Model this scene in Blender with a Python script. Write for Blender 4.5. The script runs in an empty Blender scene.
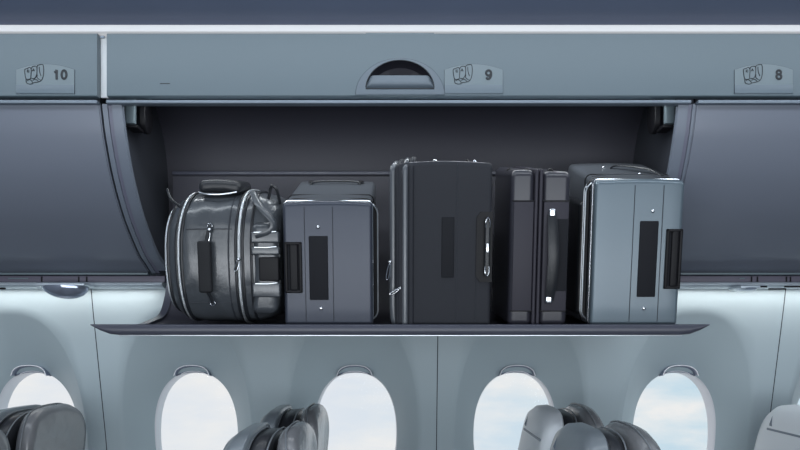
import bpy, bmesh, math, random
from mathutils import Vector, Matrix
PI = math.pi
H = 1.35                      # eye height above the cabin floor
F = 683.0                     # focal length in pixels of the 800 px frame
S = bpy.context.scene
COL = S.collection

# ------------------------------------------------------------------ camera
cd = bpy.data.cameras.new('camera'); cam = bpy.data.objects.new('camera', cd); COL.objects.link(cam)
cam.location = (0, 0, H); cam.rotation_euler = (PI / 2, 0, 0)
cd.sensor_width = 36; cd.lens = 36 * F / 800; cd.shift_y = 115 / 800; cd.clip_start = 0.02
S.camera = cam
S.view_settings.view_transform = 'Standard'; S.view_settings.look = 'None'
S.view_settings.gamma = 1; S.view_settings.exposure = 0.0; S.view_settings.use_curve_mapping = False

# ------------------------------------------------------------------ sky outside the windows
W = bpy.data.worlds.new('sky'); S.world = W; W.use_nodes = True
nt = W.node_tree; nt.nodes.clear()
out = nt.nodes.new('ShaderNodeOutputWorld'); bg = nt.nodes.new('ShaderNodeBackground')
tc = nt.nodes.new('ShaderNodeTexCoord'); mp = nt.nodes.new('ShaderNodeMapping'); mp.inputs['Scale'].default_value = (3.0, 3.0, 9.0)
nz = nt.nodes.new('ShaderNodeTexNoise'); nz.inputs['Scale'].default_value = 2.2; nz.inputs['Detail'].default_value = 7; nz.inputs['Roughness'].default_value = .55
cr = nt.nodes.new('ShaderNodeValToRGB')
cr.color_ramp.elements[0].position = .38; cr.color_ramp.elements[0].color = (0, 0, 0, 1)
cr.color_ramp.elements[1].position = .68; cr.color_ramp.elements[1].color = (1, 1, 1, 1)
sx = nt.nodes.new('ShaderNodeSeparateXYZ')
rx = nt.nodes.new('ShaderNodeMapRange'); rx.inputs[1].default_value = -.1; rx.inputs[2].default_value = .45
mxb = nt.nodes.new('ShaderNodeMix'); mxb.data_type = 'RGBA'
mxb.inputs[6].default_value = (.74, .79, .85, 1); mxb.inputs[7].default_value = (.50, .69, .80, 1)
mxc = nt.nodes.new('ShaderNodeMix'); mxc.data_type = 'RGBA'; mxc.inputs[7].default_value = (.86, .86, .85, 1)
L = nt.links.new
L(tc.outputs['Generated'], mp.inputs[0]); L(mp.outputs[0], nz.inputs['Vector']); L(nz.outputs['Fac'], cr.inputs[0])
L(tc.outputs['Generated'], sx.inputs[0]); L(sx.outputs[0], rx.inputs[0]); L(rx.outputs[0], mxb.inputs[0])
L(cr.outputs[0], mxc.inputs[0]); L(mxb.outputs[2], mxc.inputs[6]); L(mxc.outputs[2], bg.inputs[0]); L(bg.outputs[0], out.inputs[0])
bg.inputs[1].default_value = 1.02

# ------------------------------------------------------------------ cabin lights and added fills
def area(name, loc, target, sx_, sy_, power, col=(1, 1, 1), spread=PI):
    d = bpy.data.lights.new(name, 'AREA'); d.shape = 'RECTANGLE'; d.size = sx_; d.size_y = sy_
    d.energy = power; d.color = col; d.spread = spread
    o = bpy.data.objects.new(name, d); COL.objects.link(o); o.location = loc
    o.rotation_euler = (Vector(target) - Vector(loc)).to_track_quat('-Z', 'Y').to_euler()
    return o
area('cove_light', (0, 1.34, H + .94), (0, 1.78, H + .25), 4.0, .14, 12, (.86, .94, 1.0))
area('opposite_side_fill', (0, -.75, 1.72), (0, 2, 1.42), 3.8, 1.0, 24, (.86, .93, 1.0))  # unseen frontal fill for the bins and sidewall
area('low_fill_light', (0, -.95, .98), (0, 2, 1.2), 4.0, .45, 37, (.90, .95, 1.0))  # added low fill that lifts the wall under the tray
area('bin_interior_light', (0, 1.835, H + .655), (0, 1.90, H + .1), 1.35, .02, 2.2, (.9, .96, 1.0))
area('sidewall_wash_light', (-1.40, 2.135, H + .15), (-1.40, 2.20, H - .10), 1.26, .03, .85, (1, .985, .95))
area('sidewall_wash_light', (1.42, 2.135, H + .15), (1.42, 2.20, H - .10), 1.26, .03, .85, (1, .985, .95))

# ------------------------------------------------------------------ materials
def mat(name, col, rough=.5, metal=0., bump=0., scale=60., coat=0., var=0., vscale=6., emit=None, estr=1., spec=.5, wrinkle=0., wscale=9.):
    m = bpy.data.materials.new(name); m.use_nodes = True; n = m.node_tree.nodes; l = m.node_tree.links.new
    b = n['Principled BSDF']; b.inputs['Base Color'].default_value = (*col, 1)
    b.inputs['Roughness'].default_value = rough; b.inputs['Metallic'].default_value = metal
    b.inputs['Specular IOR Level'].default_value = spec
    b.inputs['Coat Weight'].default_value = coat; b.inputs['Coat Roughness'].default_value = .15
    t = n.new('ShaderNodeTexCoord')
    if var:
        z = n.new('ShaderNodeTexNoise'); z.inputs['Scale'].default_value = vscale; z.inputs['Detail'].default_value = 4
        r = n.new('ShaderNodeMix'); r.data_type = 'RGBA'
        r.inputs[6].default_value = (*[c * (1 - var) for c in col], 1); r.inputs[7].default_value = (*[min(1, c * (1 + var)) for c in col], 1)
        l(t.outputs['Object'], z.inputs['Vector']); l(z.outputs['Fac'], r.inputs[0]); l(r.outputs[2], b.inputs['Base Color'])
    last = None
    for amt, sc, dist in ((bump, scale, .002), (wrinkle, wscale, .02)):
        if amt:
            z = n.new('ShaderNodeTexNoise'); z.inputs['Scale'].default_value = sc; z.inputs['Detail'].default_value = 3
            bp = n.new('ShaderNodeBump'); bp.inputs['Strength'].default_value = amt; bp.inputs['Distance'].default_value = dist
            l(t.outputs['Object'], z.inputs['Vector']); l(z.outputs['Fac'], bp.inputs['Height'])
            if last: l(last.outputs[0], bp.inputs['Normal'])
            last = bp
    if last: l(last.outputs[0], b.inputs['Normal'])
    if emit:
        b.inputs['Emission Color'].default_value = (*emit, 1); b.inputs['Emission Strength'].default_value = estr
    return m
M = dict(
    wall=mat('sidewall_plastic', (.47, .56, .60), .42, bump=.05, scale=400),
    reveal=mat('window_reveal_sky_lit', (.88, .88, .92), .35),  # whitened so the sky glow on the rim sits in the colour
    shade=mat('window_shade_plastic', (.20, .23, .32), .35),
    ceiling=mat('ceiling_panel', (.125, .155, .235), .55, var=.12, vscale=3),
    valance=mat('valance_plastic', (.115, .155, .182), .42, bump=.05, scale=500),
    escut=mat('latch_surround_plastic', (.122, .155, .19), .4),
    plate=mat('placard_plate', (.155, .20, .225), .4),
    plate_low=mat('placard_band', (.13, .17, .205), .4),
    ink=mat('placard_ink', (.012, .016, .022), .5),
    line=mat('dark_seam_line', (.03, .035, .05), .7),  # dark joints, grooves and outlines
    door=mat('bin_door_plastic', (.165, .185, .23), .36, coat=.1),
    rail=mat('bin_rail_metal', (.20, .24, .29), .38, metal=.3),
    divider=mat('bin_divider_plastic', (.15, .155, .21), .4),
    divband=mat('divider_band_plastic', (.16, .185, .23), .35),
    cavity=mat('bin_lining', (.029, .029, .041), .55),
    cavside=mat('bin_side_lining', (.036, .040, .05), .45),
    tray=mat('tray_plastic', (.038, .038, .052), .5),
    lip=mat('tray_lip_plastic', (.062, .066, .09), .35),
    white=mat('white_plastic', (.75, .78, .80), .35),
    steel=mat('polished_steel', (.75, .77, .80), .18, metal=1),
    darkmetal=mat('dark_metal', (.12, .12, .13), .3, metal=.8),
    black=mat('black_plastic', (.007, .007, .009), .5, spec=.25),
    blackmat=mat('black_webbing', (.010, .011, .014), .75, bump=.4, scale=500),
    chrome=mat('brushed_silver', (.70, .74, .78), .30, metal=.9),
    psu=mat('service_panel_metal', (.50, .56, .62), .28, metal=.3),
    psudark=mat('service_panel_channel', (.12, .11, .15), .45),
    lens=mat('glossy_lens', (.32, .36, .45), .12, metal=.6),
    leather=mat('duffel_leather', (.060, .068, .078), .36, bump=.35, scale=260, coat=.7, wrinkle=.5, wscale=11, var=.2),
    leatherdark=mat('duffel_strap_leather', (.016, .018, .022), .36, bump=.3, scale=300, wrinkle=.2),
    zip=mat('silver_zip', (.80, .84, .87), .30, metal=.85, bump=.8, scale=700),
    case_blue=mat('blue_grey_case_shell', (.125, .165, .195), .36, metal=.25, coat=.2, bump=.05, scale=400),
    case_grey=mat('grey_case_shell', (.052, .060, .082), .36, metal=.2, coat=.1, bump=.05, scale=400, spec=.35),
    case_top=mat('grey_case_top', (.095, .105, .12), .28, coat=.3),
    case_black=mat('charcoal_woven_case', (.026, .028, .035), .65, bump=.35, scale=600, spec=.25),
    case_plum=mat('plum_grey_case_shell', (.030, .030, .040), .33, coat=.3, bump=.06, scale=300),
    case_plum2=mat('plum_grey_panel', (.034, .032, .044), .5, spec=.3),
    pad=mat('dark_pad', (.010, .011, .015), .7, bump=.2, scale=500, spec=.25),
    seam=mat('seam_thread', (.03, .035, .045), .6),
    shell=mat('seat_shell_plastic', (.21, .24, .265), .30, coat=.2),
    shell_white=mat('window_lit_seat_shell', (.80, .84, .87), .35, coat=.1),  # paler copy of the seat shell, window light put into the colour
    seatleather=mat('seat_leather', (.20, .205, .215), .26, bump=.2, scale=300, coat=.3, wrinkle=.35, wscale=14),
    seatdark=mat('seat_side_leather', (.030, .032, .038), .32, bump=.2, scale=300, wrinkle=.15),
    piping=mat('seat_piping', (.20, .22, .24), .35),
    carpet=mat('carpet', (.03, .035, .05), .9, bump=.5, scale=300),
    far=mat('far_side_panels', (.16, .19, .23), .6),
)
g = bpy.data.materials.new('window_glass'); g.use_nodes = True; n = g.node_tree.nodes; n.clear()
go = n.new('ShaderNodeOutputMaterial'); tr = n.new('ShaderNodeBsdfTransparent'); gl = n.new('ShaderNodeBsdfGlossy'); gm = n.new('ShaderNodeMixShader'); fr = n.new('ShaderNodeFresnel')
gl.inputs['Roughness'].default_value = .02; tr.inputs[0].default_value = (.98, .985, .99, 1); fr.inputs[0].default_value = 1.05
g.node_tree.links.new(fr.outputs[0], gm.inputs[0]); g.node_tree.links.new(tr.outputs[0], gm.inputs[1]); g.node_tree.links.new(gl.outputs[0], gm.inputs[2]); g.node_tree.links.new(gm.outputs[0], go.inputs[0])
M['glass'] = g
M['strip'] = mat('lit_cove_diffuser', (.35, .36, .38), .5, emit=(.95, .97, 1.0), estr=.36)

# ------------------------------------------------------------------ helpers
def thing(name, label, cat, loc=(0, 0, 0), rot=(0, 0, 0), group=None):
    o = bpy.data.objects.new(name, None); o.empty_display_size = .05; COL.objects.link(o)
    o.location = loc; o.rotation_euler = rot; o['label'] = label; o['category'] = cat
    if group: o['group'] = group
    return o
def obj(name, bm, m, parent=None, sharp=35, label=None, world=False):
    if world and parent:                     # shapes drawn in cabin coordinates, stored relative to their thing
        p = parent; off = Vector()
        while p: off += p.location; p = p.parent
        bmesh.ops.translate(bm, verts=bm.verts, vec=-off)
    bmesh.ops.recalc_face_normals(bm, faces=bm.faces)
    me = bpy.data.meshes.new(name); bm.to_mesh(me); bm.free()
    for p in me.polygons: p.use_smooth = True
    me.set_sharp_from_angle(angle=math.radians(sharp))
    me.materials.append(M[m] if isinstance(m, str) else m)
    o = bpy.data.objects.new(name, me); COL.objects.link(o)
    if parent: o.parent = parent
    if label: o['label'] = label
    return o
def struct(name, bm, m, parent=None, sharp=35):
    o = obj(name, bm, m, parent, sharp)
    if not parent: o['kind'] = 'structure'
    return o
def copy_tree(o, parent=None):
    c = o.copy(); COL.objects.link(c); c.parent = parent
    for ch in [k for k in bpy.data.objects if k.parent == o]: copy_tree(ch, c)
    return c

def axis(lo, hi, r, m, k):
    a = [lo + r * (1 - math.cos(i / k * PI / 2)) * 1.0 for i in range(k)]
    a = [lo + r * i / k for i in range(k)]
    mid = [lo + r + (hi - lo - 2 * r) * i / m for i in range(m + 1)]
    return a + mid + [hi - v + lo for v in reversed(a)]
def rbox(bm, lo, hi, r, m=2, k=3, f=None):
    """rounded box; f(Vector)->Vector bends it"""
    r = min(r, *(.499 * (hi[i] - lo[i]) for i in range(3)))
    if isinstance(m, int): m = (m, m, m)
    A = [axis(lo[i], hi[i], r, m[i], k) for i in range(3)]
    N = [len(a) - 1 for a in A]; cache = {}
    def v(i, j, l):
        key = (i, j, l)
        if key not in cache:
            p = Vector((A[0][i], A[1][j], A[2][l]))
            q = Vector([min(max(p[t], lo[t] + r), hi[t] - r) for t in range(3)])
            d = p - q
            if d.length > 1e-9: p = q + d.normalized() * r
            if f: p = f(p)
            cache[key] = bm.verts.new(p)
        return cache[key]
    for ax in range(3):
        u, w = [t for t in range(3) if t != ax]
        for side in (0, N[ax]):
            for a in range(N[u]):
                for b in range(N[w]):
                    idx = []
                    for da, db in ((0, 0), (1, 0), (1, 1), (0, 1)):
                        t = [0, 0, 0]; t[ax] = side; t[u] = a + da; t[w] = b + db; idx.append(v(*t))
                    bm.faces.new(idx)
    return bm
def RB(lo, hi, r=.003, m=1, k=2, f=None): return rbox(bmesh.new(), lo, hi, r, m, k, f)

def catmull(pts, n=8, closed=False):
    P = [Vector(p) for p in pts]; outp = []; N = len(P)
    rng = range(N if closed else N - 1)
    for i in rng:
        if closed: a, b, c, d = P[(i - 1) % N], P[i], P[(i + 1) % N], P[(i + 2) % N]
        else: a, b, c, d = P[max(i - 1, 0)], P[i], P[i + 1], P[min(i + 2, N - 1)]
        for j in range(n):
            t = j / n
            outp.append(.5 * ((2 * b) + (c - a) * t + (2 * a - 5 * b + 4 * c - d) * t * t + (3 * b - a - 3 * c + d) * t ** 3))
    if not closed: outp.append(P[-1].copy())
    return outp
def tube(bm, pts, r, seg=8, closed=False, flat=1.0, up=None):
    """sweep a round (or flattened) section along pts"""
    P = [Vector(p) for p in pts]; N = len(P); rings = []
    prev = Vector(up) if up else None
    for i in range(N):
        t = (P[(i + 1) % N] - P[i - 1]) if closed else (P[min(i + 1, N - 1)] - P[max(i - 1, 0)])
        if t.length < 1e-9: t = Vector((0, 0, 1))
        t.normalize()
        if prev is None: prev = Vector((0, 0, 1)) if abs(t.z) < .9 else Vector((0, 1, 0))
        nrm = (prev - t * prev.dot(t))
        if nrm.length < 1e-6: nrm = t.orthogonal()
        nrm.normalize(); bi = t.cross(nrm)
        if not up: prev = nrm
        rr = r(i / (N - 1)) if callable(r) else r
        rings.append([bm.verts.new(P[i] + nrm * math.cos(a) * rr * flat + bi * math.sin(a) * rr) for a in [2 * PI * k / seg for k in range(seg)]])
    for i in range(N if closed else N - 1):
        a, b = rings[i], rings[(i + 1) % N]
        for k in range(seg): bm.faces.new((a[k], a[(k + 1) % seg], b[(k + 1) % seg], b[k]))
    if not closed: bm.faces.new(rings[0]); bm.faces.new(rings[-1])
    return bm
def extr(bm, prof, x0, x1):
    """closed (y,z) profile extruded along x"""
    a = [bm.verts.new((x0, p[0], p[1])) for p in prof]; b = [bm.verts.new((x1, p[0], p[1])) for p in prof]; N = len(prof)
    for i in range(N): bm.faces.new((a[i], a[(i + 1) % N], b[(i + 1) % N], b[i]))
    for ring in (a, b):
        es = [bm.edges.get((ring[i], ring[(i + 1) % N])) for i in range(N)]
        bmesh.ops.triangle_fill(bm, edges=es, use_beauty=True)
    return bm
def thick(line, t):
    """open (y,z) line -> closed profile, thickness t on its left side"""
    P = [Vector((p[0], p[1])) for p in line]; N = len(P); o = []
    for i in range(N):
        d = (P[min(i + 1, N - 1)] - P[max(i - 1, 0)]).normalized(); o.append(P[i] + Vector((-d.y, d.x)) * t)
    return [tuple(p) for p in P] + [tuple(p) for p in reversed(o)]
def superell(a, b, n, seg=48, cz=0., cy=0.):
    o = []
    for i in range(seg):
        t = 2 * PI * i / seg; c, s = math.cos(t), math.sin(t)
        o.append((cy + a * math.copysign(abs(c) ** (2 / n), c), cz + b * math.copysign(abs(s) ** (2 / n), s)))
    return o
def pillow(bm, outline, prof, cy, cz, place=lambda x, y, z: (x, y, z)):
    """rings of one (y,z) outline, scaled and stepped along x: prof = [(x, scale)...]; ends closed with a fan"""
    rings = [[bm.verts.new(place(x, cy + (p[0] - cy) * s, cz + (p[1] - cz) * s)) for p in outline] for x, s in prof]
    N = len(outline)
    for a, b in zip(rings, rings[1:]):
        for i in range(N): bm.faces.new((a[i], a[(i + 1) % N], b[(i + 1) % N], b[i]))
    for ring, x in ((rings[0], prof[0][0]), (rings[-1], prof[-1][0])):
        c = bm.verts.new(place(x, cy, cz))
        for i in range(N): bm.faces.new((ring[i], ring[(i + 1) % N], c))
    return bm
def poly_plate(bm, pts, y0, y1):
    """closed (x,z) outline extruded in y"""
    a = [bm.verts.new((p[0], y0, p[1])) for p in pts]; b = [bm.verts.new((p[0], y1, p[1])) for p in pts]; N = len(pts)
    for i in range(N): bm.faces.new((a[i], a[(i + 1) % N], b[(i + 1) % N], b[i]))
    for ring in (a, b):
        bmesh.ops.triangle_fill(bm, edges=[bm.edges.get((ring[i], ring[(i + 1) % N])) for i in range(N)], use_beauty=True)
    return bm
def text_mesh(txt, size, loc, bold=0., ext=.0006, parent=None, name='number', m='ink'):
    c = bpy.data.curves.new('t', 'FONT'); c.body = txt; c.size = size; c.offset = bold; c.extrude = ext; c.align_x = 'CENTER'; c.align_y = 'CENTER'
    o = bpy.data.objects.new('t', c); COL.objects.link(o); bpy.context.view_layer.update()
    me = bpy.data.meshes.new_from_object(o.evaluated_get(bpy.context.evaluated_depsgraph_get()))
    bpy.data.objects.remove(o); bpy.data.curves.remove(c)
    me.name = name; me.materials.clear(); me.materials.append(M[m])
    me.transform(Matrix.Translation(loc) @ Matrix.Rotation(PI / 2, 4, 'X'))
    r = bpy.data.objects.new(name, me); COL.objects.link(r); r.parent = parent
    return r

# ------------------------------------------------------------------ shell of the cabin
X0, X1 = -2.086, 2.33
struct('floor', RB((-2.2, -1.0, -.04), (2.45, 2.45, 0), .005), 'carpet')
struct('wall_front', RB((-2.2, -1.05, 0), (2.45, -1.0, 2.5), .005), 'far')
struct('wall_left', RB((-2.25, -1.0, 0), (-2.2, 2.45, 2.5), .005), 'far')
struct('wall_right', RB((2.45, -1.0, 0), (2.50, 2.45, 2.5), .005), 'far')
# ceiling: cove that rises from the light strip towards the aisle
cl = [(p[0], p[1] + H) for p in catmull([(1.84, .822), (1.775, .824), (1.70, .838), (1.60, .875), (1.45, .94), (1.2, 1.0), (.7, 1.03), (-1.0, 1.03)], 6)]
struct('ceiling', extr(bmesh.new(), thick(cl, -.02), -2.2, 2.45), 'ceiling')

def wy(z):    # the sidewall leans inwards towards its top
    z = max(z, -1.3)
    return 2.170 + .225 * max(0, .16 - z) ** 1.0 * (1 if z > -.35 else 1) if z > -.35 else 2.2848 + .10 * (-.35 - z) * max(0, 1 - (-.35 - z))
WC = -.325                                  # centre height of the windows (camera relative)
PITCH = .552
WX = [-1.81 + PITCH * i for i in range(8)]
GA, GB, GN = .144, .216, 2.3               # glass half width, half height, squareness
DEPTH = .078
def ell(a, b, n, t):
    c, s = math.cos(t), math.sin(t)
    return a * math.copysign(abs(c) ** (2 / n), c), b * math.copysign(abs(s) ** (2 / n), s)
REVEAL = {}
def wall_panel(name, xa, xb, wins):
    bm = bmesh.new(); SEG = 96; z0, z1 = -1.35, .168
    for wx in wins:
        l, r_ = wx - PITCH / 2, wx + PITCH / 2
        l = max(l, xa + .0015); r_ = min(r_, xb - .0015)
        rings = []
        def ring(fn): rings.append([bm.verts.new(fn(2 * PI * i / SEG)) for i in range(SEG)])
        K = 14
        for k in range(K + 1):
            u = k / K                       # 0 at the glass, 1 at the crease
            def fn(t, u=u):
                xi, zi = ell(GA, GB, GN, t)
                up = math.sin(t) > 0
                xo, zo = ell(.216, .42 if up else .30, 2.4, t)
                w = u
                x, z = xi + (xo - xi) * w, zi + (zo - zi) * w
                d = DEPTH * ((1 - u) ** 1.55) + .012 * (1 - u ** 6) * .9
                zz = WC + z
                # glass plane is upright: blend wall lean towards it
                return (wx + x, wy(zz) * u + (wy(WC + z) * .5 + wy(WC) * .5) * (1 - u) + d, H + zz)
            ring(fn)
        for k in range(1, 5):
            u = k / 4
            def fn(t, u=u):
                up = math.sin(t) > 0
                xo, zo = ell(.216, .42 if up else .30, 2.4, t)
                c, s = math.cos(t), math.sin(t)
                # ray from centre to the cell border
                hx = (r_ - wx) if c > 0 else (wx - l); hz = (z1 - WC) if s > 0 else (WC - z0)
                kk = min(hx / max(abs(c), 1e-6), hz / max(abs(s), 1e-6)) if False else None
                ax = abs(xo) / max(hx, 1e-6); az = abs(zo) / hz; m_ = max(ax, az, 1e-6)
                bx_, bz_ = xo / m_, zo / m_
                x, z = xo + (bx_ - xo) * u, zo + (bz_ - zo) * u
                return (wx + x, wy(WC + z), H + WC + z)
            ring(fn)
        # snap border corners
        last = rings[-1]
        for cxn, czn in ((l, z0), (l, z1), (r_, z0), (r_, z1)):
            v = min(last, key=lambda q: (q.co.x - cxn) ** 2 + (q.co.z - H - czn) ** 2)
            v.co = (cxn, wy(czn), H + czn)
        for a, b in zip(rings, rings[1:]):
            for i in range(SEG): bm.faces.new((a[i], a[(i + 1) % SEG], b[(i + 1) % SEG], b[i]))
        REVEAL[round(wx, 3)] = [v.co.copy() for v in rings[0]]
    bmesh.ops.remove_doubles(bm, verts=bm.verts, dist=.0004)
    return struct(name, bm, 'wall', sharp=50)
edges = [-2.086, -.982, .122, 1.226, 2.33]
for i in range(4):
    wall_panel('wall_back', edges[i], edges[i + 1], [WX[2 * i], WX[2 * i + 1]])
struct('wall_back', RB((-2.2, 2.222, H + .10), (2.45, 2.26, 2.5), .004), 'far')
# dark backing seen through the thin joints between the sidewall panels
for i, x in enumerate(edges[1:4]):
    zz = [-1.3, -.8, -.35, -.1, .16]
    ln = [(wy(z) + .004, H + z) for z in zz]
    struct('trim_%d' % (i + 1), extr(bmesh.new(), thick(ln, -.004), x - .006, x + .006), 'line')

def rim(a0, a1, y0, y1, wx, ux=GA, uz=GB):
    """flat oval ring between scales a0 and a1"""
    bm = bmesh.new(); SEG = 72; R = []
    for s, y in ((a0, y0), (a1, y0), (a1, y1), (a0, y1)):
        R.append([bm.verts.new((wx + ell(ux * s, uz * s, GN, 2 * PI * i / SEG)[0], y, H + WC + ell(ux * s, uz * s, GN, 2 * PI * i / SEG)[1])) for i in range(SEG)])
    for k in range(4):
        a, b = R[k], R[(k + 1) % 4]
        for i in range(SEG): bm.faces.new((a[i], a[(i + 1) % SEG], b[(i + 1) % SEG], b[i]))
    return bm
for k, wx in enumerate(WX[1:7]):
    yg = wy(WC) + DEPTH + .011
    w = bpy.data.objects.new('window_%d' % (k + 1), None); COL.objects.link(w); w.location = (wx, yg, H + WC); w['kind'] = 'structure'
    obj('window_frame', rim(.975, 1.10, yg + .040, yg + .052, wx), 'reveal', w, world=True)
    bm = bmesh.new(); RR = REVEAL[round(wx, 3)]; SEG_ = len(RR); rg = []
    for sc_, dy in ((1.015, -.001), (1.0, .0), (.985, .010), (.975, .03), (.975, None)):
        rg.append([bm.verts.new((wx + (c.x - wx) * sc_, (c.y + dy) if dy is not None else yg + .050, H + WC + (c.z - H - WC) * sc_)) for c in RR])
    for a, b in zip(rg, rg[1:]):
        for i_ in range(SEG_): bm.faces.new((a[i_], a[(i_ + 1) % SEG_], b[(i_ + 1) % SEG_], b[i_]))
    obj('reveal', bm, 'reveal', w, world=True, sharp=80)
    bm = bmesh.new(); outl = superell(GA * 1.05, GB * 1.05, GN, 64)
    poly_plate(bm, [(wx + p[0], H + WC + p[1]) for p in outl], yg + .054, yg + .058)
    obj('pane', bm, 'glass', w, world=True)
    # grip of the retracted shade, a lens-shaped scoop over the arch of the opening
    def arch_(x, a=GA, b=GB): return b * (1 - abs(x / a) ** GN) ** (1 / GN)
    N = 20; xs_ = [-.060 + .12 * i / N for i in range(N + 1)]
    lo_ = [arch_(x) - .002 for x in xs_]; hi_ = [l + .003 + .022 * (1 - (x / .060) ** 4) ** .5 for l, x in zip(lo_, xs_)]
    bm = bmesh.new(); prev = None
    for x, l, h_ in zip(xs_, lo_, hi_):
        col = [bm.verts.new((wx + x, y_, H + WC + z_)) for y_, z_ in ((yg + .010, l), (yg - .030, l), (yg - .022, l * .5 + h_ * .5), (yg - .056, h_), (yg - .01, h_))]
        if prev:
            for k in range(5): bm.faces.new((prev[k], prev[(k + 1) % 5], col[(k + 1) % 5], col[k]))
        else: bm.faces.new(col)
        prev = col
    bm.faces.new(prev)
    sh = obj('shade_handle', bm, 'shade', w, world=True, sharp=60)
    bm = tube(bmesh.new(), [(wx + x, yg - .057, H + WC + h_) for x, h_ in zip(xs_, hi_)], .0018, 6)
    obj('handle_edge_highlight', bm, 'reveal', sh, world=True)  # pale tube drawn as the highlight along the grip
    bm = tube(bmesh.new(), [(wx + x * .72, yg - .030, H + WC + l + .007 - .003 * (1 - (x / .06) ** 2)) for x, l in zip(xs_, lo_)], .0014, 6)
    obj('handle_edge_highlight', bm, 'reveal', sh, world=True)

# ------------------------------------------------------------------ lit cove strip above the valance
t = thing('cove_light_strip', 'long thin white lit strip running between ceiling and bin valance', 'light strip', (0, 1.78, H + .80))
obj('diffuser', RB((-2.19, 1.766, H + .7975), (2.44, 1.80, H + .8155), .002), 'strip', t, world=True)
obj('mounting_channel', RB((-2.19, 1.80, H + .79), (2.44, 1.83, H + .822), .002), 'far', t, world=True)

# ------------------------------------------------------------------ valance panels, latch handle
VY = 1.770; VB, VT = .632, .7955
def px(p, d): return (p - 400) / F * d
def pz(p, d): return (340 - p) / F * d
def half(a, b, x): return b * math.sqrt(max(0, 1 - (x / a) ** 2))
LXC = 0.0; LA, LB, LZ = .088, .074, pz(89.3, VY)
def panel_profile(): return [(VY + .002, VB), (VY, VB + .002), (VY, VT - .003), (VY + .003, VT), (VY + .02, VT), (VY + .02, VB)]
def solid(xa, xb):
    return extr(bmesh.new(), [(y, H + z) for y, z in panel_profile()], xa, xb)
t = thing('valance', 'grey-green valance panel carrying the row 10 sign, left of the bright gap', 'panel', (-1.4, VY, H + VB))
obj('face', solid(-2.19, -.785), 'valance', t, world=True)
tv = thing('valance', 'long grey-green valance panel above the open bin with the half-round latch', 'panel', (.8, VY, H + VB))
bm = solid(-.760, -LA); extr(bm, [(y, H + z) for y, z in panel_profile()], LA, 2.44)
n_ = 28
for i in range(n_):
    xa, xb = -LA + 2 * LA * i / n_, -LA + 2 * LA * (i + 1) / n_
    za, zb = LZ + half(LA, LB, xa), LZ + half(LA, LB, xb)
    for pts in (((xa, za), (xb, zb), (xb, VT), (xa, VT)), ((xa, VB), (xb, VB), (xb, LZ), (xa, LZ))):
        bm.faces.new([bm.verts.new((x, VY, H + z)) for x, z in pts])
extr(bm, [(VY + .002, H + VB - .0002), (VY - .0002, H + VB + .002), (VY - .0002, H + VB + .004), (VY + .02, H + VB + .004), (VY + .02, H + VB)], -LA - .001, LA + .001)
bmesh.ops.remove_doubles(bm, verts=bm.verts, dist=.0001)
obj('face', bm, 'valance', tv, world=True, sharp=25)
obj('rivet_slot', RB((px(160, VY), VY - .0008, H + pz(84, VY)), (px(170, VY), VY + .001, H + pz(83.2, VY)), .0003), 'ink', tv, world=True)
# light through the gap between the two panels, painted as white strip
t = thing('valance_gap_light', 'light showing through the joint, as a narrow vertical white cover between the two valance panels', 'joint cover', (-.772, VY, H + VB))
obj('infill', RB((-.786, VY + .022, H + VB + .004), (-.758, VY + .030, H + VT + .002), .002), 'white', t, world=True)
obj('clip', RB((-.778, VY + .001, H + VT - .012), (-.767, VY + .006, H + VT - .006), .001), 'rail', t, world=True)

bm = bmesh.new(); OA, OB, OZ = .1145, .0935, VB + .003
N = 40; ro, ri = [], []
oo = [(OA * math.cos(PI * i / N), OZ + OB * math.sin(PI * i / N)) for i in range(N + 1)]
ii = [(LA * math.cos(PI * i / N), LZ + LB * math.sin(PI * i / N)) for i in range(N + 1)]
def annulus(bm, oo, ii, y0, y1):
    V = [[bm.verts.new((p[0], y, H + p[1])) for p in L_] for L_, y in ((oo, y1), (oo, y0), (ii, y0), (ii, y1))]
    n0 = len(oo)
    for k in range(3):
        for i in range(n0 - 1): bm.faces.new((V[k][i], V[k][i + 1], V[k + 1][i + 1], V[k + 1][i]))
    bm.faces.new((V[1][0], V[2][0], V[2][-1], V[1][-1]))
    return bm
annulus(bm, oo, ii, VY - .0035, VY + .002)
lt = obj('latch', bm, 'escut', tv, world=True, sharp=25, label='half-round recessed latch surround')
bm = bmesh.new(); tube(bm, [(p[0], VY - .002, H + p[1]) for p in oo], .0011, 6); obj('outline_groove', bm, 'line', lt, world=True)
bm = bmesh.new(); tube(bm, [(p[0] * 1.005, VY - .0035, H + p[1]) for p in ii] , .0014, 6, closed=True); obj('opening_rim', bm, 'ink', lt, world=True)
bm = bmesh.new()      # bowl behind the opening
rings = []
for s, y in ((1.0, VY - .002), (1.0, VY + .02), (.92, VY + .036), (.7, VY + .046)):
    rings.append([bm.verts.new((p[0] * s, y, H + LZ + (p[1] - LZ) * s + (1 - s) * .012)) for p in ii])
for a, b in zip(rings, rings[1:]):
    for i in range(len(a)): bm.faces.new((a[i], a[(i + 1) % len(a)], b[(i + 1) % len(a)], b[i]))
bm.faces.new(rings[-1]); obj('bowl', bm, 'cavity', lt, world=True, label='dark bowl behind the latch flap')
bm = bmesh.new(); prev = None      # flap: rolls inwards at its lower edge
for i in range(33):
    x = -LA * .985 + 2 * LA * .985 * i / 32; zt = min(LZ + half(LA, LB, x) - .001, pz(74.5, VY)); col = []
    for k in range(9):
        u = k / 8; z = zt + (LZ + .002 - zt) * u
        col.append(bm.verts.new((x, VY + .002 + .022 * max(0, u - .55) ** 1.5 / .3 + .004 * (1 - u) , H + z)))
    if prev:
        for k in range(8): bm.faces.new((prev[k], prev[k + 1], col[k + 1], col[k]))
    prev = col
obj('flap', bm, 'escut', lt, world=True)

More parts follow.
